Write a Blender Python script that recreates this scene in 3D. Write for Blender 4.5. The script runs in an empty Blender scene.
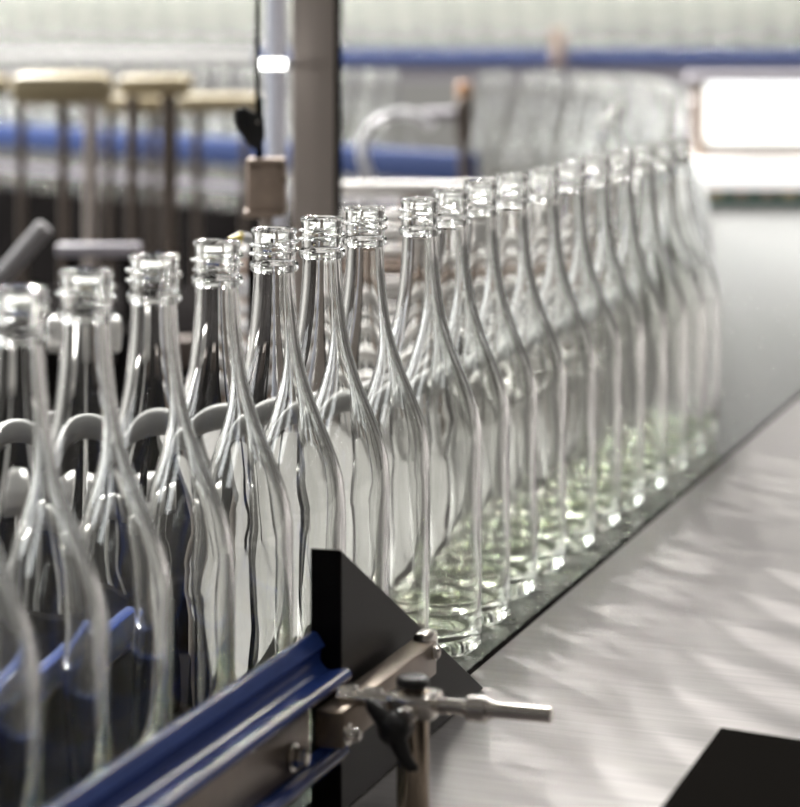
import bpy, bmesh, math, random
from mathutils import Vector, Matrix
random.seed(7)
scene = bpy.context.scene
C = scene.collection

# ------------------------------------------------------------------ camera
F = 2600.0            # focal length in pixels of the 800 px wide frame
HC = 0.4365           # lens height above the belt
HV = 10.0             # picture row of the horizon
cam_d = bpy.data.cameras.new('camera')
cam = bpy.data.objects.new('camera', cam_d); C.objects.link(cam)
cam_d.sensor_fit = 'HORIZONTAL'; cam_d.sensor_width = 36.0
cam_d.lens = F / 800 * 36
cam_d.shift_y = -(403.5 - HV) / 800
cam_d.clip_start = .05; cam_d.clip_end = 100
cam.location = (0, 0, HC); cam.rotation_euler = (math.pi/2, 0, 0)
cam_d.dof.use_dof = True
cam_d.dof.focus_distance = 1.62
cam_d.dof.aperture_fstop = 7.3
scene.camera = cam

# ------------------------------------------------------------------ light
w = bpy.data.worlds.new('hall_light'); scene.world = w; w.use_nodes = True
bg = w.node_tree.nodes['Background']
bg.inputs[0].default_value = (1.0, .93, .86, 1); bg.inputs[1].default_value = 0.07

def area(name, loc, target, sx, sy, power, col=(1, 1, 1)):
    d = bpy.data.lights.new(name, 'AREA'); d.shape = 'RECTANGLE'
    d.size, d.size_y, d.energy, d.color = sx, sy, power, col
    o = bpy.data.objects.new(name, d); C.objects.link(o)
    o.location = loc
    o.rotation_euler = (Vector(target) - Vector(loc)).to_track_quat('-Z', 'Y').to_euler()
    return o
key = area('high_window_light', (-2.8, 7.7, 5.0), (.2, 1.8, 0), 0.26, 0.26, 1350, (1, .98, .95))
for lx in (-2.4, 0.3, 3.0):          # unseen overhead lights added for glass sparkle and brighter back bottles
    for ly in (0.2, 3.0, 5.8, 8.6, 11.4):
        area('ceiling_lamp', (lx, ly, 3.4), (lx, ly, 0), .08, 1.3, 5 if ly < 5 else 75, (1, .975, .94))

for wy in (.6, 2.9, 5.2, 7.5):          # unseen window-shaped lights added on the left for highlights in the glass
    area('window_daylight', (-4.7, wy, 2.0), (0, wy, 1.2), 0.9, 2.4, 30, (.97, .99, 1))

vs = scene.view_settings
vs.view_transform = 'Standard'; vs.look = 'None'; vs.gamma = 1; vs.use_curve_mapping = False
vs.exposure = 0.45
cy = scene.cycles
key.data.cycles.is_caustics_light = True
cy.max_bounces = 28; cy.transmission_bounces = 28; cy.glossy_bounces = 10; cy.diffuse_bounces = 3
cy.transparent_max_bounces = 16
cy.caustics_refractive = True; cy.caustics_reflective = False
cy.blur_glossy = 0.6; cy.sample_clamp_indirect = 120.0
cy.use_denoising = True

# ------------------------------------------------------------------ materials
def mat(name, col, rough=.5, metal=0, trans=0, ior=1.5, emit=None, noise=None, bump=None, coat=0, spec=.5):
    m = bpy.data.materials.new(name); m.use_nodes = True
    nt = m.node_tree; b = nt.nodes['Principled BSDF']
    b.inputs['Base Color'].default_value = (*col, 1)
    b.inputs['Roughness'].default_value = rough
    b.inputs['Metallic'].default_value = metal
    b.inputs['Transmission Weight'].default_value = trans
    b.inputs['IOR'].default_value = ior
    b.inputs['Specular IOR Level'].default_value = spec
    b.inputs['Coat Weight'].default_value = coat
    if emit:
        b.inputs['Emission Color'].default_value = (*emit[0], 1)
        b.inputs['Emission Strength'].default_value = emit[1]
    if noise or bump:
        tc = nt.nodes.new('ShaderNodeTexCoord'); mp = nt.nodes.new('ShaderNodeMapping')
        p = noise or bump
        m0 = nt.nodes.new('ShaderNodeMapping'); m0.inputs['Rotation'].default_value = (0, 0, p.get('rot', 0))
        nt.links.new(tc.outputs['Object'], m0.inputs[0]); nt.links.new(m0.outputs[0], mp.inputs[0])
        mp.inputs['Scale'].default_value = p['scale']
        nz = nt.nodes.new('ShaderNodeTexNoise'); nz.inputs['Scale'].default_value = 1.0
        nz.inputs['Detail'].default_value = 5; nz.inputs['Roughness'].default_value = .6
        nt.links.new(mp.outputs[0], nz.inputs[0])
        if noise:
            cr = nt.nodes.new('ShaderNodeValToRGB')
            a = noise.get('amp', .2)
            cr.color_ramp.elements[0].position = .3; cr.color_ramp.elements[1].position = .7
            cr.color_ramp.elements[0].color = (*[c*(1-a) for c in col], 1)
            cr.color_ramp.elements[1].color = (*[min(1, c*(1+a)) for c in col], 1)
            nt.links.new(nz.outputs[0], cr.inputs[0]); nt.links.new(cr.outputs[0], b.inputs['Base Color'])
            if 'ramp' in noise:
                mr = nt.nodes.new('ShaderNodeMapRange')
                mr.inputs[3].default_value, mr.inputs[4].default_value = noise['ramp']
                nt.links.new(nz.outputs[0], mr.inputs[0]); nt.links.new(mr.outputs[0], b.inputs['Roughness'])
        if bump:
            bp = nt.nodes.new('ShaderNodeBump'); bp.inputs['Strength'].default_value = bump['strength']
            bp.inputs['Distance'].default_value = bump.get('dist', .001)
            nt.links.new(nz.outputs[0], bp.inputs['Height']); nt.links.new(bp.outputs[0], b.inputs['Normal'])
    return m

ROW_A = math.atan2(.3134, .9496)         # the row's heading, measured from +y towards +x
M = {
 'glass': mat('clear_glass', (.985, .99, .982), 0, 0, 1, 1.5),
 'glass_base': mat('thick_green_glass', (.91, .94, .855), 0, 0, 1, 1.5),
 'glass_far': mat('clear_glass_far', (.994, .998, .990), .0, 0, 1, 1.45),
 'deck': mat('brushed_deck_steel', (.245, .229, .221), .38, .5, noise=dict(scale=(9, 120, 14), rot=.42, amp=.22, ramp=(.28, .50)),
             bump=dict(scale=(9, 120, 14), rot=.42, strength=.06)),
 'belt': mat('dark_belt_steel', (.075, .073, .070), .24, .15, ior=1.8, noise=dict(scale=(70, 70, 70), amp=.35, ramp=(.16, .34))),
 'black': mat('black_plastic', (.008, .007, .0065), .36, spec=.12, noise=dict(scale=(40, 40, 40), amp=.15)),
 'black_gloss': mat('black_acrylic', (.005, .0045, .004), .10, spec=0, coat=.12),
 'rubber': mat('black_rubber', (.015, .015, .016), .4),
 'blue': mat('blue_plastic', (.035, .075, .29), .24, noise=dict(scale=(50, 50, 200), amp=.12)),
 'blue_far': mat('blue_paint', (.018, .045, .17), .55),
 'steel': mat('polished_steel', (.80, .76, .71), .2, 1, noise=dict(scale=(80, 80, 80), amp=.08, ramp=(.12, .26))),
 'post_steel': mat('warm_polished_steel', (.55, .46, .36), .18, 1, noise=dict(scale=(80, 80, 10), amp=.08, ramp=(.12, .24))),
 'brown_steel': mat('brushed_brown_steel', (.27, .22, .175), .34, .85, noise=dict(scale=(200, 30, 60), amp=.12)),
 'post': mat('stainless_post', (.50, .44, .40), .5, .4, noise=dict(scale=(60, 60, 4), amp=.12)),
 'post_dark': mat('brown_post', (.13, .105, .09), .45, .5, noise=dict(scale=(60, 60, 4), amp=.15)),
 'white': mat('white_plastic', (.82, .82, .80), .45),
 'grey_white': mat('pale_grey_plastic', (.70, .70, .69), .35),
 'pale_blue': mat('pale_blue_plastic', (.78, .82, .95), .5),
 'beige': mat('beige_plastic', (.40, .33, .20), .5, noise=dict(scale=(20, 20, 20), amp=.1)),
 'sensor': mat('taupe_casting', (.40, .31, .25), .5, .2, noise=dict(scale=(90, 90, 90), amp=.15)),
 'yellow': mat('yellow_plastic', (.85, .66, .06), .4),
 'dark': mat('dark_machine_paint', (.012, .011, .011), .8, spec=0, noise=dict(scale=(9, 9, 9), amp=.3)),
 'grey': mat('grey_machine_paint', (.34, .33, .34), .5),
 'lilac': mat('lilac_grey_paint', (.40, .38, .42), .5),
 'floor': mat('hall_floor_concrete', (.10, .095, .09), .45, noise=dict(scale=(3, 3, 3), amp=.3)),
 'wall': mat('hall_wall_paint', (.33, .33, .32), .8, noise=dict(scale=(1.5, 1.5, 1.5), amp=.06)),
 'lamp': mat('white_lamp', (1, 1, 1), .5, emit=((1, .99, .96), 5.0)),
 'panel_lamp': mat('inspection_light', (1, 1, 1), .5, emit=((.97, 1, .96), 1.6)),  # overbright white panel, its brightness put in as emission
 'blue_edge': mat('slate_blue_paint', (.05, .08, .22), .5),
 'guard': mat('pale_guard_panel', (.88, .89, .85), .6),
 'strip_lamp': mat('inspection_strip_light', (.9, .9, .9), .5, emit=((1, 1, .98), .8)),  # white beam; the light falling on it is put in as emission
 'rear_tube': mat('grey_tube_plastic', (.48, .48, .47), .35),
 'bright_bar': mat('bright_satin_steel', (.90, .89, .87), .42, .55),
 'rear_plate': mat('pale_satin_plate', (.105, .100, .093), .45, .2, noise=dict(scale=(30, 30, 30), amp=.12)),
 'hose': mat('milky_hose', (.80, .80, .82), .3, trans=.35),
 'orange': mat('orange_brown_plastic', (.50, .26, .12), .45),
 'green': mat('green_plastic', (.02, .06, .04), .5),
 'red': mat('red_brown_paint', (.30, .10, .07), .45),
}

# ------------------------------------------------------------------ helpers
D = Vector((.3134, .9496, 0)); N = Vector((.9496, -.3134, 0)); A0 = Vector((.0144, 1.777, 0))
def P(t, e, z=0):                      # t metres along the row, e metres to its right
    v = A0 + D*t + N*e; v.z = z; return v
def at(u, v, y):                       # point at depth y behind picture position u, v
    return Vector(((u-400)*y/F, y, HC-(v-HV)*y/F))

def new_bm(): return bmesh.new()
def box(bm, c, ax, ay, az, hx, hy, hz, bev=0):
    c = Vector(c); vs = []
    for k in (-1, 1):
        for j in (-1, 1):
            for i in (-1, 1):
                vs.append(bm.verts.new(c + ax*hx*i + ay*hy*j + az*hz*k))
    fs = [(0,2,3,1),(4,5,7,6),(0,1,5,4),(2,6,7,3),(0,4,6,2),(1,3,7,5)]
    faces = [bm.faces.new([vs[i] for i in f]) for f in fs]
    if bev:
        es = list({e for f in faces for e in f.edges})
        bmesh.ops.bevel(bm, geom=es, offset=bev, segments=2, affect='EDGES', profile=.5)
X, Y, Z = Vector((1,0,0)), Vector((0,1,0)), Vector((0,0,1))
def abox(bm, p0, p1, bev=0):
    p0, p1 = Vector(p0), Vector(p1); c = (p0+p1)/2; h = (p1-p0)/2
    box(bm, c, X, Y, Z, abs(h.x), abs(h.y), abs(h.z), bev)
def rbox(bm, t0, t1, e0, e1, z0, z1, bev=0):
    c = P((t0+t1)/2, (e0+e1)/2, (z0+z1)/2)
    box(bm, c, D, N, Z, abs(t1-t0)/2, abs(e1-e0)/2, abs(z1-z0)/2, bev)
def ring_frame(d):
    d = d.normalized(); a = Z if abs(d.z) < .9 else X
    s = d.cross(a).normalized(); return s, s.cross(d).normalized()
def tube(bm, pts, r, seg=14, closed=False):
    pts = [Vector(p) for p in pts]; rings = []; n = len(pts)
    rr = r if isinstance(r, (list, tuple)) else [r]*n
    up = None
    for i, p in enumerate(pts):
        if closed: d = pts[(i+1) % n] - pts[i-1]
        else: d = pts[min(i+1, n-1)] - pts[max(i-1, 0)]
        d.normalize()
        if up is None: s, up = ring_frame(d)
        else:
            s = d.cross(up).normalized(); up = s.cross(d).normalized()
        rings.append([bm.verts.new(p + (s*math.cos(2*math.pi*k/seg) + up*math.sin(2*math.pi*k/seg))*rr[i]) for k in range(seg)])
    for i in range(n if closed else n-1):
        a, b = rings[i], rings[(i+1) % n]
        for k in range(seg):
            bm.faces.new((a[k], a[(k+1) % seg], b[(k+1) % seg], b[k]))
    if not closed:
        bm.faces.new(rings[0][::-1]); bm.faces.new(rings[-1])
def cyl(bm, a, b, r, seg=20, ch=0):
    a, b = Vector(a), Vector(b); d = (b-a).normalized()
    if ch: tube(bm, [a, a+d*ch*.01, a+d*ch, b-d*ch, b-d*ch*.01, b], [r-ch, r-ch*.95, r, r, r-ch*.95, r-ch], seg)
    else: tube(bm, [a, b], r, seg)
def prism(bm, poly, off):              # polygon (3-D points) swept by a vector
    a = [bm.verts.new(Vector(p)) for p in poly]; b = [bm.verts.new(Vector(p)+Vector(off)) for p in poly]
    n = len(a)
    bm.faces.new(a[::-1]); bm.faces.new(b)
    for i in range(n): bm.faces.new((a[i], a[(i+1) % n], b[(i+1) % n], b[i]))
def lathe(bm, prof, seg, mats=None):   # closed profile of (z, r), r = 0 at both ends
    rings = []
    for z, r in prof:
        if r < 1e-6: rings.append([bm.verts.new((0, 0, z))])
        else: rings.append([bm.verts.new((r*math.cos(2*math.pi*k/seg), r*math.sin(2*math.pi*k/seg), z)) for k in range(seg)])
    for i in range(len(rings)-1):
        a, b = rings[i], rings[i+1]
        for k in range(seg):
            q = (k+1) % seg
            if len(a) == 1: f = bm.faces.new((a[0], b[q], b[k]))
            elif len(b) == 1: f = bm.faces.new((a[k], a[q], b[0]))
            else: f = bm.faces.new((a[k], a[q], b[q], b[k]))
            if mats: f.material_index = mats[i]
def mesh_of(name, bm, ms, smooth=True, angle=35):
    bmesh.ops.recalc_face_normals(bm, faces=bm.faces[:])
    me = bpy.data.meshes.new(name); bm.to_mesh(me); bm.free()
    for m in (ms if isinstance(ms, list) else [ms]): me.materials.append(M[m])
    if smooth:
        me.polygons.foreach_set('use_smooth', [True]*len(me.polygons))
        if angle is not None: me.set_sharp_from_angle(angle=math.radians(angle))
    return me
def link(name, me, parent=None):
    o = bpy.data.objects.new(name, me); C.objects.link(o)
    if parent:
        o.parent = parent
        o.matrix_parent_inverse = Matrix.Translation(parent.location).inverted() @ Matrix.Identity(4)
    return o
def obj(name, bm, m, parent=None, smooth=True, angle=35):
    return link(name, mesh_of(name, bm, m, smooth, angle), parent)
def tag(o, label, cat=None, group=None, kind=None):
    if label: o['label'] = label
    if cat: o['category'] = cat
    if group: o['group'] = group
    if kind: o['kind'] = kind
    return o
def thing(name, label, cat, loc=(0,0,0), group=None):
    o = bpy.data.objects.new(name, None); C.objects.link(o); o.location = loc
    o.empty_display_size = .02
    return tag(o, label, cat, group)
def struct(name, bm, m, label, smooth=False):
    return tag(obj(name, bm, m, None, smooth), label, None, None, 'structure')

# ------------------------------------------------------------------ the setting
FL = -.92
bm = new_bm(); abox(bm, (-9, -2, FL-.1), (9, 16, FL)); struct('floor', bm, 'floor', 'dark concrete floor of the bottling hall')
bm = new_bm(); abox(bm, (-9, 16, FL), (9, 16.2, 6)); struct('wall_back', bm, 'wall', 'pale painted back wall of the bottling hall')

WIN = (.6, 2.9, 5.2, 7.5)  # unseen openings, set to match the added left lights
edges = [-2] + [q for wy in WIN for q in (wy-.47, wy+.47)] + [16]
bm = new_bm()
for a, b in zip(edges[::2], edges[1::2]): abox(bm, (-5, a, FL), (-4.8, b, 6))
for wy in WIN:
    abox(bm, (-5, wy-.47, FL), (-4.8, wy+.47, .75)); abox(bm, (-5, wy-.47, 3.25), (-4.8, wy+.47, 6))
struct('wall_left', bm, 'wall', 'painted left wall of the hall with tall window openings')
for i, wy in enumerate(WIN):
    bm = new_bm()
    for a in (wy-.47, wy-.015, wy+.44): abox(bm, (-4.93, a, .75), (-4.88, a+.03, 3.25))
    for z in (.75, 1.985, 3.22): abox(bm, (-4.93, wy-.47, z), (-4.88, wy+.47, z+.03))
    struct('window_%d' % (i+1), bm, 'grey', 'tall divided window frame in the left wall')

# ------------------------------------------------------------------ main conveyor
conv = thing('bottle_conveyor', 'dark steel belt carrying the front row of bottles to the far curve', 'conveyor', P(.5, 0, FL))
def slab(poly, z0, z1):
    bm = new_bm(); prism(bm, [Vector((p.x, p.y, z0)) for p in poly], (0, 0, z1-z0)); return bm
tend = (5.62-1.777+.3134*.0472)/.9496
obj('belt', slab([P(-1.3, -.066), P(-1.3, .0472), P(tend, .0472), Vector((.12, 5.62, 0)), Vector((.12, 5.0, 0)), Vector((.222, 3.3, 0)), P(.9, -.066)], -.03, 0), 'belt', conv, False)
obj('edge_strip', slab([P(-1.3, .0474), P(-1.3, .0522), P(4.05, .0522), P(4.05, .0474)], -.04, -.001), 'dark', conv, False)
obj('side_frame', slab([P(-1.25, -.04), P(-1.25, .045), P(3.9, .045), P(3.9, -.04)], -.22, -.032), 'dark', conv, False)
for t in (-.9, .6, 2.2, 3.6):
    bm = new_bm(); cyl(bm, P(t, .0, FL), P(t, .0, -.221), .03); obj('leg', bm, 'post', conv)

deck = thing('steel_deck', 'broad brushed steel deck streaked with bottle shadows beside the belt', 'deck', P(.5, .5, FL))
obj('deck_plate', slab([P(-1.3, .0524), P(-1.3, 1.25), P(3.95, 1.25), P(3.95, .0524)], -.03, 0), 'deck', deck, False)
obj('apron', slab([P(-1.25, .075), P(-1.25, 1.2), P(3.9, 1.2), P(3.9, .075)], -.2, -.031), 'dark', deck, False)
for t in (-1.1, 1.2, 3.6):
    for e in (.2, 1.1):
        bm = new_bm(); cyl(bm, P(t, e, FL), P(t, e, -.201), .03); obj('leg', bm, 'post', deck)

rd = thing('rear_deck', 'pale steel plate lying behind the middle bottles of the front row', 'deck', (0, 2.4, FL))
obj('plate', slab([P(-.12, -.088), P(.86, -.088), Vector((.14, 2.76, 0)), Vector((-.25, 2.76, 0)), Vector((-.15, 2.35, 0)), Vector((-.14, 1.9, 0))], -.02, 0), 'rear_plate', rd, False)
for x, y in ((-.08, 2.0), (.0, 2.66), (-.18, 2.66)):
    bm = new_bm(); cyl(bm, (x, y, FL), (x, y, -.0202), .02); obj('leg', bm, 'post', rd)

# ------------------------------------------------------------------ bottles
def smooth_profile(pts, n):
    out = []
    for i in range(len(pts)-1):
        p0, p1, p2, p3 = pts[max(i-1,0)], pts[i], pts[i+1], pts[min(i+2, len(pts)-1)]
        for k in range(n):
            s = k/n
            out.append(tuple(.5*(2*p1[j] + (p2[j]-p0[j])*s + (2*p0[j]-5*p1[j]+4*p2[j]-p3[j])*s*s + (3*p1[j]-p0[j]-3*p2[j]+p3[j])*s**3) for j in (0,1)))
    out.append(pts[-1]); return out
OUT_SH = [(.130,.0425),(.142,.0424),(.154,.0412),(.166,.0380),(.178,.0334),(.190,.0284),(.203,.0234),(.217,.0190),(.232,.0158),(.248,.0138),(.262,.0127),(.2745,.0121)]
IN_SH  = [(.2745,.0092),(.262,.0097),(.248,.0109),(.232,.0130),(.217,.0162),(.203,.0206),(.190,.0256),(.178,.0306),(.166,.0352),(.154,.0384),(.142,.0397),(.130,.0398)]
def bottle_profile(n, fine=True):
    punt = [(.0125,0),(.0118,.008),(.0085,.018),(.003,.027),(.0005,.031)]
    heel = [(0,.034),(.0012,.0385),(.0045,.0415),(.010,.0425),(.018,.0426),(.026,.0424)]
    fin = [(.2752,.0136),(.2766,.0145),(.279,.0147),(.2804,.0140),(.2812,.0127),(.2955,.0127),(.2972,.0135),(.2990,.0135),(.2999,.0127),(.3000,.0110),(.2992,.0095),(.297,.0092)]
    base_in = [(.105,.0398),(.08,.0398),(.060,.0398),(.045,.0398),(.030,.0397),(.020,.0390),(.0135,.0365),(.0105,.031),(.0125,.024),(.0165,.015),(.019,.007),(.0195,0)]
    if not fine:
        fin = [(.276,.0138),(.280,.0138),(.281,.012),(.296,.012),(.298,.0126),(.300,.0118),(.299,.0095)]
        punt = [(.0125,0),(.0085,.018),(.0005,.031)]; heel = [(0,.034),(.0045,.0415),(.014,.0425)]
        base_in = [(.030,.0397),(.0135,.0365),(.0125,.024),(.0195,0)]
    return [(z*1.027, q) for z, q in punt + heel + [(.05,.0425),(.08,.0425),(.105,.0425)][:3 if fine else 0] + smooth_profile(OUT_SH, n) + fin + smooth_profile(IN_SH, n) + base_in]
def wall_mid(z):
    z /= 1.027
    for (z0, o0), (z1, o1) in zip(OUT_SH, OUT_SH[1:]):
        if z0 <= z <= z1: return o0 + (o1-o0)*(z-z0)/(z1-z0) - .0014
    return .0412
def bottle_mesh(name, n, seg, ms, fine=True):
    pr = bottle_profile(n, fine)
    mi = [1 if (len(ms) > 1 and max(pr[i][0], pr[i+1][0]) < .032) else 0 for i in range(len(pr)-1)]
    bm = new_bm(); lathe(bm, pr, seg, mi)
    nin = len(pr)
    for v in bm.verts:                 # blown glass is never quite even: slight ripples, stronger inside the wall
        q = math.hypot(v.co.x, v.co.y)
        if q < 1e-5 or v.co.z > .27 or not fine: continue
        a = math.atan2(v.co.y, v.co.x); z = v.co.z
        inner = q < wall_mid(z)
        am = (.00022 if inner else .00005)*(1 if z < .13 else max(0, 1-(z-.13)/.03))
        k = 1 + am/.04*(math.sin(3*a+41*z+1.3) + .7*math.sin(5*a-63*z+.4) + .5*math.sin(8*a+97*z) + .6*math.sin(140*z+2*a))
        v.co.x *= k; v.co.y *= k
    return mesh_of(name, bm, ms, True, 50)
BODY = bottle_mesh('bottle_body', 3, 72, ['glass', 'glass_base'])
bm = new_bm()
turns = 1.9; n = 90
tube(bm, [(.0140*math.cos(2*math.pi*turns*i/n), .0140*math.sin(2*math.pi*turns*i/n), (.2842+.0098*i/n)*1.027) for i in range(n+1)],
     [.0003 + .0009*min(1, i/8, (n-i)/8) for i in range(n+1)], 8)
THREAD = mesh_of('screw_thread', bm, 'glass', True, None)

bottle0 = thing('bottle', '', 'bottle')
link('glass_body', BODY, bottle0); link('screw_thread', THREAD, bottle0)
first = [True]
def place_bottle(x, y, label, rz, group):
    if first[0]: r = bottle0; first[0] = False; kids = None
    else:
        r = bottle0.copy(); C.objects.link(r)
        for ch in bottle0.children:
            c = ch.copy(); C.objects.link(c); c.parent = r
    r.location = (x, y, .0002); r.rotation_euler = (0, 0, rz)
    r['label'] = label; r['category'] = 'bottle'; r['group'] = group
    return r

def chain(us, y0, u0, sgn, sp):
    x, y = (u0-400)*y0/F, y0; out = []
    for u in us:
        lo, hi = 0, .3
        for _ in range(50):
            m = (lo+hi)/2; yy = y+sgn*m; xx = (u-400)*yy/F
            if math.hypot(xx-x, yy-y) < sp: lo = m
            else: hi = m
        y += sgn*m; x = (u-400)*y/F; out.append((x, y))
    return out
left = chain([365, 322, 274, 217, 154, 86, 18, -58], 1.777, 420, -1, .0866)
right = chain([451, 481, 512, 544, 571, 596, 620, 642, 661, 677], 1.777, 420, 1, .0898)
row = left[::-1] + [(20*1.777/F, 1.777)] + right
ordinal = ['first', 'second', 'third', 'fourth', 'fifth', 'sixth', 'seventh', 'eighth', 'ninth', 'tenth', 'eleventh', 'twelfth', 'thirteenth',
           'fourteenth', 'fifteenth', 'sixteenth', 'seventeenth', 'eighteenth', 'nineteenth', 'twentieth']
extra = {0: 'clear glass bottle cut off by the left picture edge, only its shoulder showing',
         1: 'blurred clear bottle nearest the left picture edge with its whole mouth in view',
         8: 'sharp clear bottle right of the wide gap, standing past the black wedge tip',
         7: 'sharp clear bottle just left of the wide gap, behind the black wedge slope',
         18: 'last clear bottle of the front row, rightmost, where the line bends away'}
for i, (x, y) in enumerate(row):
    lab = extra.get(i) or (i > 8 and 'clear glass bottle in the front row, %s one right of the wide gap' % ordinal[i-8]) or 'clear glass bottle, %s whole mouth from the left in the front row' % ordinal[i-1]
    place_bottle(x, y, lab, random.uniform(0, 6.28), 'clear bottles of the front row')

# bottles of the far bend and of the conveyors behind: too soft in the photograph to show their parts
FAR = bottle_mesh('bottle_far', 1, 24, ['glass_far'], False)
def far_bottle(x, y, z, label, group):
    o = link('bottle', FAR); o.location = (x, y, z); o.rotation_euler = (0, 0, random.uniform(0, 6.28))
    tag(o, label, 'bottle', group); return o
path = [row[-1], (.296, 2.80), (.330, 3.10), (.376, 3.5), (.428, 4.0), (.466, 4.5), (.478, 4.9), (.44, 5.2), (.33, 5.4), (.20, 5.47)]
pp = [(Vector((*a, 0))) for a in smooth_profile(path, 24)]
def walk(off, start, step):
    acc = 0; last = None; res = []
    for i in range(len(pp)-1):
        d = (pp[i+1]-pp[i]).normalized(); q = pp[i] + Vector((-d.y, d.x, 0))*off
        if last is None: last = q; acc = -start
        acc += (q-last).length; last = q
        if acc >= step: res.append(q); acc = 0
    return res
for q in walk(0, 0, .0895): far_bottle(q.x, q.y, .0003, 'blurred clear bottle in the line bending away behind the front row', 'bottles on the far bend')
for q in walk(.0885, .55, .0895): far_bottle(q.x, q.y, .0003, 'blurred clear bottle in the line bending away behind the front row', 'bottles on the far bend')

# ------------------------------------------------------------------ black wedge and black cover on the deck
bm = new_bm()
t0, t1 = -.362, -.0900
prism(bm, [P(t0, .0708, .0005), P(t1, .0708, .0005), P(t1, .0708, .0018), P(t0, .0708, .1435)], -N*.0180)
bmesh.ops.bevel(bm, geom=bm.edges[:], offset=.0006, segments=1, affect='EDGES')
tag(obj('guide_wedge', bm, 'black', None, False), 'black plastic wedge plate sloping down to a point beside the belt', 'guide')

cov = thing('black_cover', 'glossy black flat cover lying on the steel deck, lower right corner', 'cover', P(-.45, .3, 0))
q0 = Vector((.169, 1.3725, 0)); dl = Vector((-.313, -.95, 0)); dr = Vector((.864, -.503, 0))
def cpoly(m, z): return [Vector((*(q0 + dl*a*1.0 + dr*b).xy, z)) for a, b in ((m, m), (.42-m, m), (.42-m, .28-m), (m, .28-m))]
bm = new_bm(); prism(bm, cpoly(.004, .0004), (0, 0, .0515)); obj('body', bm, 'black', cov, False)
bm = new_bm(); prism(bm, cpoly(0, .052), (0, 0, .006)); bmesh.ops.bevel(bm, geom=bm.edges[:], offset=.0006, segments=1, affect='EDGES')
obj('lid', bm, 'black_gloss', cov, False)

# ------------------------------------------------------------------ blue guide rail with its steel bar
rail = thing('guide_rail', 'blue plastic channel guide rail in front of the bottles, lower left', 'guide rail', P(-.6, .075, 0))
def sweep(prof, ta, tb):               # prof: (e, z) closed outline
    bm = new_bm(); prism(bm, [P(ta, e, z) for e, z in prof], D*(tb-ta)); return bm
def arc(ce, cz, r, a0, a1, n=8): return [(ce+r*math.cos(math.radians(a0+(a1-a0)*i/n)), cz+r*math.sin(math.radians(a0+(a1-a0)*i/n))) for i in range(n+1)]
# a channel open to the operator's side: upper lip, hollow, prouder lower lip
prof = arc(.0560, .0958, .0032, 180, 40) + arc(.0672, .0860, .0074, 128, 255, 9) + arc(.0745, .0770, .0036, 80, -90) + [(.0600, .0690), (.0528, .0720)]
TB = -.3655
obj('channel', sweep(prof, -1.15, TB), 'blue', rail, True, 40)
obj('lower_channel', sweep(arc(.0735, .0360, .0032, 150, -60) + [(.069, .0265), (.063, .0265), (.063, .039)], -1.15, -.3655), 'blue', rail, True, 40)
bm = new_bm(); rbox(bm, -1.15, -.405, .0635, .0685, .0395, .0685, .0006); obj('backing_bar', bm, 'brown_steel', rail)
def bolt(parent, t, e, z, r=.0055, h=.006, name='bolt'):
    bm = new_bm(); cyl(bm, P(t, e+h*.25, z), P(t, e+h, z), r, 6, .0006)
    tube(bm, [P(t, e+h, z), P(t, e+h*1.3, z), P(t, e+h*1.5, z)], [r*.85, r*.8, r*.5], 14)
    o = obj(name, bm, 'steel', parent)
    bm = new_bm(); cyl(bm, P(t, e, z), P(t, e+h*.25, z), r*1.35, 20); obj('washer', bm, 'steel', o)
    return o
bolt(rail, -.432, .0687, .0500); bolt(rail, -.75, .0687, .0500)

# ------------------------------------------------------------------ square bar and clamp post
arm = thing('clamp_post', 'steel clamp post with cross rod and black wing knob on deck', 'clamp', P(-.40, .134, 0))
bm = new_bm(); rbox(bm, -.418, -.255, .0765, .0915, .0520, .0715, .0012); obj('square_bar', bm, 'brown_steel', arm)
bm = new_bm(); rbox(bm, -.262, -.244, .0785, .0895, .0560, .0760, .003); obj('end_clamp', bm, 'steel', arm)
k0 = P(-.3925, .0765, .0722)
def K(k, z=.0722, t=0): return P(-.3925+t, .0765+k, z)
pk = .0450
bm = new_bm(); cyl(bm, K(pk, .0004), K(pk, .080), .0085, 28, .0012); apost = obj('post', bm, 'post_steel', arm)
bm = new_bm(); cyl(bm, K(pk, .0002), K(pk, .006), .020, 28, .001); obj('foot_flange', bm, 'steel', apost)
bm = new_bm(); rbox(bm, -.3925-.011, -.3925+.011, .0765+pk-.012, .0765+pk+.014, .0655, .0790, .003); obj('clamp_block', bm, 'steel', arm)
bm = new_bm(); cyl(bm, K(pk, .0805), K(pk, .0865), .0088, 28, .0016); obj('cap', bm, 'rubber', apost)
bm = new_bm(); cyl(bm, K(.010), K(.1205), .0041, 22, .0006); rod = obj('cross_rod', bm, 'steel', arm)
bm = new_bm(); cyl(bm, K(.0745), K(.0865), .0068, 24, .0012); cyl(bm, K(.0865), K(.0885), .005, 24); obj('collar', bm, 'steel', rod)
for (k, tt, z, r) in ((.004, 0, .0735, .0062), (.017, .002, .0735, .0050)):
    bm = new_bm(); cyl(bm, K(k, z, tt), K(k+.010, z, tt), r, 6, .0008); obj('nut', bm, 'steel', rod)
bolt(arm, -.412, .0917, .0585, .0042, .005, 'screw'); bolt(arm, -.262, .0897, .066, .0040, .004, 'screw')
bm = new_bm(); cyl(bm, K(pk+.002, .0700, -.011), K(pk+.002, .0700, -.020), .0050, 20, .001); obj('screw', bm, 'steel', arm)
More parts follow.
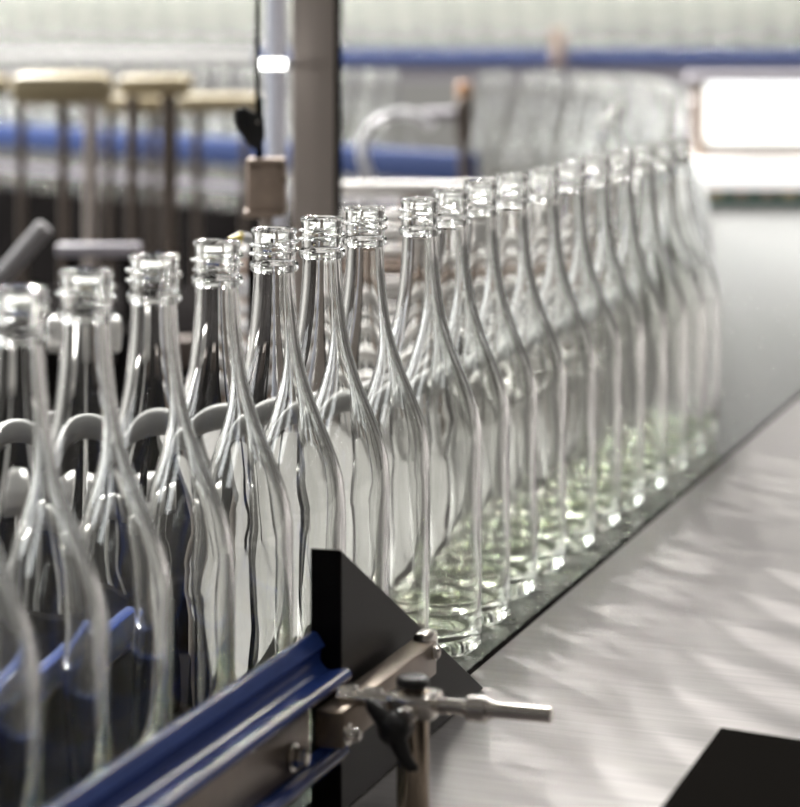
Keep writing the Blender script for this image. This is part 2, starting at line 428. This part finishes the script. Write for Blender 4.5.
# wing knob: hub with two unequal tapering blades
kc = K(pk-.0035, .0640, -.020)
bm = new_bm()
tube(bm, [kc+D*.010, kc+D*.008, kc-D*.005, kc-D*.008], [.004, .0086, .0080, .0040], 22)
side = N
tube(bm, [kc, kc-side*.006+Z*.005-D*.002, kc-side*.0115+Z*.0115-D*.003, kc-side*.0140+Z*.0145-D*.003], [.0060, .0048, .0036, .0016], 14)
tube(bm, [kc, kc+side*.003-Z*.007-D*.002, kc+side*.0065-Z*.014-D*.003, kc+side*.0105-Z*.0185-D*.003, kc+side*.0135-Z*.0190-D*.003], [.0060, .0048, .0038, .0030, .0014], 14)
obj('wing_knob', bm, 'rubber', arm, True, None)

# ------------------------------------------------------------------ guide rail behind the row
br = thing('rear_guide_rail', 'pale rounded guide rail running behind the front row of bottles', 'guide rail', P(0, -.07, 0))
rp = smooth_profile([(-.75, 1.86), (-.5, 1.83), (-.3, 1.815), (-.16, 1.845), (-.06, 1.925), (.02, 2.05), (.10, 2.26), (.19, 2.55), (.24, 2.75)], 6)
bm = new_bm(); tube(bm, [(x, y, .146) for x, y in rp], .0095, 16); obj('tube', bm, 'rear_tube', br)
bm = new_bm(); rbox(bm, -1.1, -.30, -.084, -.070, .068, .088, .004); obj('blue_strip', bm, 'blue', br)
bm = new_bm(); rbox(bm, -1.1, -.30, -.080, -.072, .002, .0675, .001); obj('dark_panel', bm, 'black', br)
for (x, y) in ((-.5, 1.855), (-.18, 1.87), (.06, 2.19)):
    bm = new_bm(); cyl(bm, (x-.012, y+.012, -.2 if x < 0 else .0005), (x-.012, y+.012, .165), .005); obj('stay', bm, 'dark', br)

# ------------------------------------------------------------------ sensor, tube lamp and square post behind the row
pst = thing('square_post', 'tall square stainless post behind the bottles, left of centre', 'post', (-.094, 2.86, FL))
bm = new_bm(); abox(bm, (-.1175, 2.82, FL), (-.0710, 2.866, 1.6), .002); obj('upright', bm, 'post', pst)
bm = new_bm(); abox(bm, (-.0708, 2.826, FL+.02), (-.0640, 2.86, 1.55), .001); obj('cable_duct', bm, 'dark', pst)  # dark strip standing in for the post's shadowed right side
bm = new_bm(); abox(bm, (-.16, 2.78, FL), (-.03, 2.90, FL+.012), .002); obj('foot_plate', bm, 'post', pst)
bm = new_bm(); cyl(bm, (-.139, 2.92, FL), (-.139, 2.92, 1.6), .0115, 24)
tag(obj('pale_pipe', bm, 'pale_blue'), 'pale blue vertical pipe right beside the square post', 'pipe')

sb = thing('sensor_box', 'small taupe sensor box with rounded corners hanging below black clip', 'sensor', at(266, 190, 2.3))
a, b = at(246.5, 160, 2.3), at(286, 216, 2.3)
bm = new_bm(); abox(bm, (a.x, 2.29, b.z), (b.x, 2.32, a.z), .004); case = obj('case', bm, 'sensor', sb)
bm = new_bm(); abox(bm, (a.x+.001, 2.287, a.z-.003), (b.x-.001, 2.322, a.z+.0015), .0015); obj('rim', bm, 'sensor', case)
bm = new_bm(); abox(bm, (a.x-.002, 2.286, b.z-.001), (b.x-.009, 2.318, b.z+.006), .002); obj('lower_flange', bm, 'sensor', sb)
for (u, v) in ((251, 166), (281, 166), (251, 212), (281, 212), (284, 180)):
    c = at(u, v, 2.29); bm = new_bm(); cyl(bm, c, c-Y*.0025, .0022, 10); obj('screw', bm, 'brown_steel', case)
c = at(266, 219, 2.3); bm = new_bm(); cyl(bm, (c.x, 2.305, c.z-.05), (c.x, 2.305, c.z+.004), .006, 14); obj('stem', bm, 'post', sb)
c = at(259, 160, 2.3); bm = new_bm(); cyl(bm, (c.x, 2.305, c.z-.002), (c.x, 2.305, c.z+.055), .0035, 10); obj('cable_stub', bm, 'dark', sb)

cl = thing('black_clip', 'tilted black plastic clip above the taupe sensor box', 'clip', at(252, 130, 2.3))
pl = [at(236, 109, 2.3), at(243, 107, 2.3), at(264, 117, 2.3), at(265, 138, 2.3), at(258, 151, 2.3), at(252, 148, 2.3), at(244, 140, 2.3)]
bm = new_bm(); prism(bm, pl, (0, .012, 0)); obj('blade', bm, 'rubber', cl, False)
bm = new_bm(); tube(bm, [at(236.5, 110, 2.299), at(239, 125, 2.299), at(245, 138, 2.299)], [.003, .0042, .002], 12); obj('lever', bm, 'rubber', cl)
c = at(258, 122, 2.3); bm = new_bm(); cyl(bm, c, c-Y*.003, .0017, 10); obj('rivet', bm, 'steel', cl)
bm = new_bm()
tube(bm, [at(258, 118, 2.305), at(257, 60, 2.305), at(258, 0, 2.305), at(258, -80, 2.305)], .0022, 10)
tag(obj('thin_cable', bm, 'dark'), 'thin dark cable hanging straight down to the black clip', 'cable')

lp = thing('tube_lamp', 'short bright white lamp tube in front of the pale pipe', 'lamp', at(271, 64, 2.7))
bm = new_bm(); cyl(bm, at(257, 64, 2.7), at(286, 64, 2.7), .0052, 16, .001); obj('glowing_tube', bm, 'lamp', lp)
bm = new_bm(); cyl(bm, at(286.2, 64, 2.7), at(291, 64, 2.7), .006, 16, .001); tube(bm, [at(291, 64, 2.7), at(293, 64, 2.75), at(294, 64, 2.818)], .003, 10); obj('socket', bm, 'grey', lp)

yc = thing('yellow_connector', 'small yellow connector between the bottle necks below the sensor box', 'connector', at(237, 240, 2.1))
bm = new_bm(); cyl(bm, at(230, 243, 2.1), at(244, 236, 2.1), .0042, 14, .001); obj('plug', bm, 'yellow', yc)
bm = new_bm(); cyl(bm, at(243, 238, 2.1), at(262, 243, 2.1), .0045, 14, .001); obj('sleeve', bm, 'grey_white', yc)
bm = new_bm(); cyl(bm, at(252, 243, 2.1), at(252, 243, 2.1)-Z*.2475, .003, 10); obj('cable', bm, 'dark', yc)

# ------------------------------------------------------------------ stack of bright bars behind the gap
rack = thing('bar_rack', 'rack of bright horizontal bars seen through the gap between bottles', 'rack', (0, 3.0, FL))
for (v0, v1, u0, m) in ((182, 199, 337, 'bright_bar'), (212, 222, 300, 'bright_bar'), (227, 241, 300, 'bright_bar'), (247, 259, 232, 'bright_bar'),
                        (264, 274, 232, 'sensor'), (279, 299, 232, 'bright_bar'), (306, 316, 232, 'bright_bar'), (322, 336, 232, 'bright_bar'), (345, 362, 232, 'bright_bar'), (372, 390, 232, 'bright_bar')):
    a, b = at(u0, v0, 3.0), at(470, v1, 3.0); hr = (a.z-b.z)/2; hz = (a.z+b.z)/2
    bm = new_bm(); cyl(bm, (a.x, 3.018, hz), (.21, 3.018, hz), hr, 24, .001); obj('bar', bm, m, rack)
for x in (-.19, .0, .19):
    bm = new_bm(); abox(bm, (x, 3.032, FL), (x+.03, 3.06, .225 if x > -.1 else .16)); obj('upright', bm, 'sensor', rack, False)

# ------------------------------------------------------------------ machinery on the left
for i, (u0, u1, v0, v1, y, posts) in enumerate((
        (-40, 6, 76, 96, 4.3, (20,)), (8, 112, 73, 106, 3.9, (62, 92)), (116, 192, 76, 97, 4.1, (131, 168)),
        (100, 162, 96, 113, 4.6, (108, 150)), (176, 262, 95, 113, 4.5, (196, 244)))):
    lab = ['beige guide pad cut off at the far left edge', 'largest beige guide pad on thin posts, far left', 'beige guide pad on two brown posts next to the largest pad',
           'small low beige guide pad under the two upper pads', 'pale yellow-beige guide pad left of the black clip'][i]
    a, b = at(u0, v0, y), at(u1, v1, y)
    g = thing('guide_pad', lab, 'guide pad', ((a.x+b.x)/2, y, FL), 'beige guide pads on posts')
    bm = new_bm(); abox(bm, (a.x, y, b.z), (b.x, y+.06, a.z), min(.02, (a.z-b.z)*.42)); obj('pad', bm, 'beige', g)
    for u in posts:
        wid = {92: .0105, 168: .0135, 131: .0095}.get(u, .0075)
        c = at(u, 100, y); bm = new_bm(); cyl(bm, (c.x, y-.014 if u == 92 else y+.02, FL), (c.x, y-.014 if u == 92 else y+.02, b.z+.004), wid, 16)
        obj('post', bm, 'post' if u == 92 else 'post_dark', g)  # one post lighter: the light on it is put into its colour

lc = thing('blue_conveyor', 'blue framed conveyor with bottles crossing behind the beige pads', 'conveyor', (-.5, 5.9, FL))
b0, b1 = Vector((-1.40, 6.873, 0)), Vector((.13, 5.016, 0)); bd = (b1-b0).normalized(); bn = Vector((-bd.y, bd.x, 0))
if bn.y < 0: bn = -bn
def L(s, o, z): v = b0 + bd*s + bn*o; v.z = z; return v
LL = (b1-b0).length
def lbox(s0, s1, o0, o1, z0, z1, m, name, bev=0):
    bm = new_bm(); box(bm, L((s0+s1)/2, (o0+o1)/2, (z0+z1)/2), bd, bn, Z, (s1-s0)/2, (o1-o0)/2, (z1-z0)/2, bev); return obj(name, bm, m, lc)
lbox(0, LL, 0, .03, .10, .158, 'blue_far', 'blue_rail', .003)
lbox(0, LL, .005, .025, .045, .065, 'lilac', 'lower_rail')
lbox(.0, LL-.46, .03, .36, -.04, 0, 'belt', 'belt')
lbox(0, LL-.2, .0, .03, -.30, -.0, 'dark', 'side_frame')
for s in (.3, 1.1, 1.8): lbox(s, s+.05, .06, .11, FL, -.041, 'dark', 'leg')
for lane in range(3):
    s = .06
    while s < LL-.55:
        q = L(s + .045*(lane % 2), .09+.088*lane, 0)
        far_bottle(q.x, q.y, .0003, 'blurred clear bottle behind the blue rail on the left', 'bottles on the blue framed conveyor')
        s += .0895

dk = thing('drive_housing', 'dark low machine housing behind the left bottles', 'housing', (-.75, 3.2, FL))
bm = new_bm(); abox(bm, (-1.35, 3.05, FL), (-.20, 3.55, .06), .01); obj('body', bm, 'dark', dk)
bm = new_bm(); abox(bm, (-.41, 3.10, .142), (-.31, 3.12, .157), .003); obj('top_rail', bm, 'lilac', dk)
bm = new_bm(); abox(bm, (-.40, 3.11, .0605), (-.39, 3.12, .1415)); obj('rail_stay', bm, 'dark', dk, False)
bm = new_bm(); abox(bm, (-.33, 3.11, .0605), (-.32, 3.12, .1415)); obj('rail_stay', bm, 'dark', dk, False)
bm = new_bm(); abox(bm, (-1.2, 3.035, -.3), (-.4, 3.0495, -.02), .002); obj('front_panel', bm, 'dark', dk)
for x in (-.36, -.25):
    bm = new_bm(); abox(bm, (x-.025, 3.02, .02), (x+.025, 3.05, .055), .006); obj('bracket', bm, 'post_dark', dk)
bm = new_bm(); cyl(bm, at(2, 277, 2.85), at(46, 226, 2.85), .0105, 16, .002); 
cyl(bm, at(2, 277, 2.85), at(-60, 350, 2.85), .0105, 16)
tag(obj('slanted_bar', bm, 'grey'), 'slanted grey bar above the dark housing at the left edge', 'bar')

mb = thing('machine_bed', 'dark machine bed with bright fittings right behind the left bottles', 'machine', (-.35, 2.2, FL))
bm = new_bm(); abox(bm, (-.62, 1.95, FL), (-.16, 2.25, -.12), .01); obj('body', bm, 'dark', mb)
for (x, y, z, r) in ((-.30, 2.05, .06, .014), (-.22, 2.1, .05, .012), (-.38, 2.0, .05, .013), (-.47, 2.02, .08, .015), (-.26, 2.15, .17, .012), (-.36, 2.12, .15, .014), (-.52, 2.15, .18, .014)):
    bm = new_bm(); cyl(bm, (x, y, -.1195), (x, y, z), r*.5, 14); cyl(bm, (x-.03, y-.012, z), (x+.03, y-.012, z), r*1.3, 18, .002); obj('fitting', bm, 'bright_bar', mb)
bm = new_bm(); abox(bm, (-.60, 2.0, -.1195), (-.18, 2.03, -.02), .004); obj('front_strip', bm, 'dark', mb)

# ------------------------------------------------------------------ hose, valve and blue panel in the middle
bm = new_bm(); cc = at(402, 152, 4.2); rr = .064
tube(bm, [cc + Vector((rr*math.cos(a), 0.02*math.sin(a), rr*.95*math.sin(a))) for a in [math.radians(40+10*i) for i in range(18)]] + [cc+Vector((-.055, 0, -.12)), cc+Vector((-.05, 0, -.5)), cc+Vector((-.05, 0, -1.1))], .009, 12)
tag(obj('white_hose', bm, 'hose'), 'milky white hose bent in an arc right of the square post', 'hose')
vl = thing('valve', 'small dark valve with orange cap behind the right bottles', 'valve', at(465, 150, 4.6))
bm = new_bm(); c = at(464, 115, 4.6); cyl(bm, c-Z*.05, c+Z*.03, .015, 18, .004); obj('body', bm, 'post_dark', vl)
bm = new_bm(); cyl(bm, c+Z*.031, c+Z*.058, .0135, 18, .004); obj('cap', bm, 'orange', vl)
bm = new_bm(); cyl(bm, c-Z*1.0, c-Z*.051, .010, 12); obj('stem', bm, 'post_dark', vl)
bm = new_bm(); cyl(bm, c-X*.075+Z*-.0, c-X*.0152, .011, 12, .002); obj('spout', bm, 'lilac', vl)

# ------------------------------------------------------------------ far crowd of bottles on the raised conveyor
fc = thing('raised_conveyor', 'blue edged raised conveyor across the back carrying crowded bottles', 'conveyor', (0, 7.5, FL))
bm = new_bm(); abox(bm, (-.40, 7.24, .283), (2.4, 7.28, .322), .004); obj('blue_edge', bm, 'blue_edge', fc)
bm = new_bm(); abox(bm, (-2.4, 7.24, .283), (-.401, 7.28, .322), .004); obj('pale_edge', bm, 'grey_white', fc)
bm = new_bm(); abox(bm, (-2.4, 7.281, .29), (2.4, 7.74, .323)); obj('belt', bm, 'grey', fc, False)
bm = new_bm(); abox(bm, (-2.4, 7.26, .235), (2.4, 7.31, .2825)); obj('side_frame', bm, 'lilac', fc, False)
for x in (-2.2, .95, 2.2):
    bm = new_bm(); abox(bm, (x, 7.68, FL), (x+.06, 7.74, .2895)); obj('leg', bm, 'grey', fc, False)
for j in range(4):
    for i in range(36):
        far_bottle(-1.6+.0895*i+.045*(j % 2), 7.335+.088*j, .3233, 'blurred clear bottle in the crowd on the raised back conveyor', 'bottles on the raised back conveyor')
bm = new_bm(); abox(bm, (-2.4, 7.80, .30), (2.4, 7.83, .80), .004); obj('back_guard', bm, 'guard', fc)  # pale backing added to keep the bottle crowd bright
bm = new_bm(); c = at(565, 38, 6.9); abox(bm, (c.x-.018, 7.19, .285), (c.x+.018, 7.2395, .385), .004)
tag(obj('brown_bracket', bm, 'sensor'), 'short brown bracket fixed to the raised back conveyor edge', 'bracket')

# ------------------------------------------------------------------ white machine on the right
im = thing('inspection_machine', 'white machine with glowing panel at the far right end', 'machine', (.95, 6.1, FL))
def ibox(u0, u1, v0, v1, y, dy, m, name, bev=.003):
    a, b = at(u0, v0, y), at(u1, v1, y)
    bm = new_bm(); abox(bm, (a.x, y, b.z), (b.x, y+dy, a.z), bev); return obj(name, bm, m, im)
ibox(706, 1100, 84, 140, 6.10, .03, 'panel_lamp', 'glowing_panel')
ibox(690, 1110, 74, 83.5, 6.06, .10, 'lilac', 'upper_rail')
ibox(696, 705.5, 84, 205, 6.07, .06, 'sensor', 'upright')
ibox(706, 1110, 141, 150, 6.08, .05, 'grey_white', 'rail')
ibox(706, 1110, 150.5, 160, 6.09, .04, 'sensor', 'rail')
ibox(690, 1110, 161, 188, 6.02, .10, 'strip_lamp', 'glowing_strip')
ibox(660, 1110, 189, 204, 6.05, .05, 'dark', 'kick_strip')
for u, m in ((716, 'orange'), (742, 'red'), (768, 'red'), (790, 'orange')): ibox(u-6, u+6, 189.5, 197, 6.035, .014, m, 'fitting', .002)
ibox(640, 1110, 199, 207, 5.70, .04, 'green', 'green_rail')
bm = new_bm(); abox(bm, (.6, 6.16, FL), (1.6, 6.5, .22), .005); obj('body', bm, 'grey', im)

for o in bpy.data.objects:             # light refracted through the clear bottles falls on the deck and belt
    if o.name.startswith('glass_body'): o.cycles.is_caustics_caster = True
    if o.name in ('deck_plate', 'belt', 'edge_strip'): o.cycles.is_caustics_receiver = True
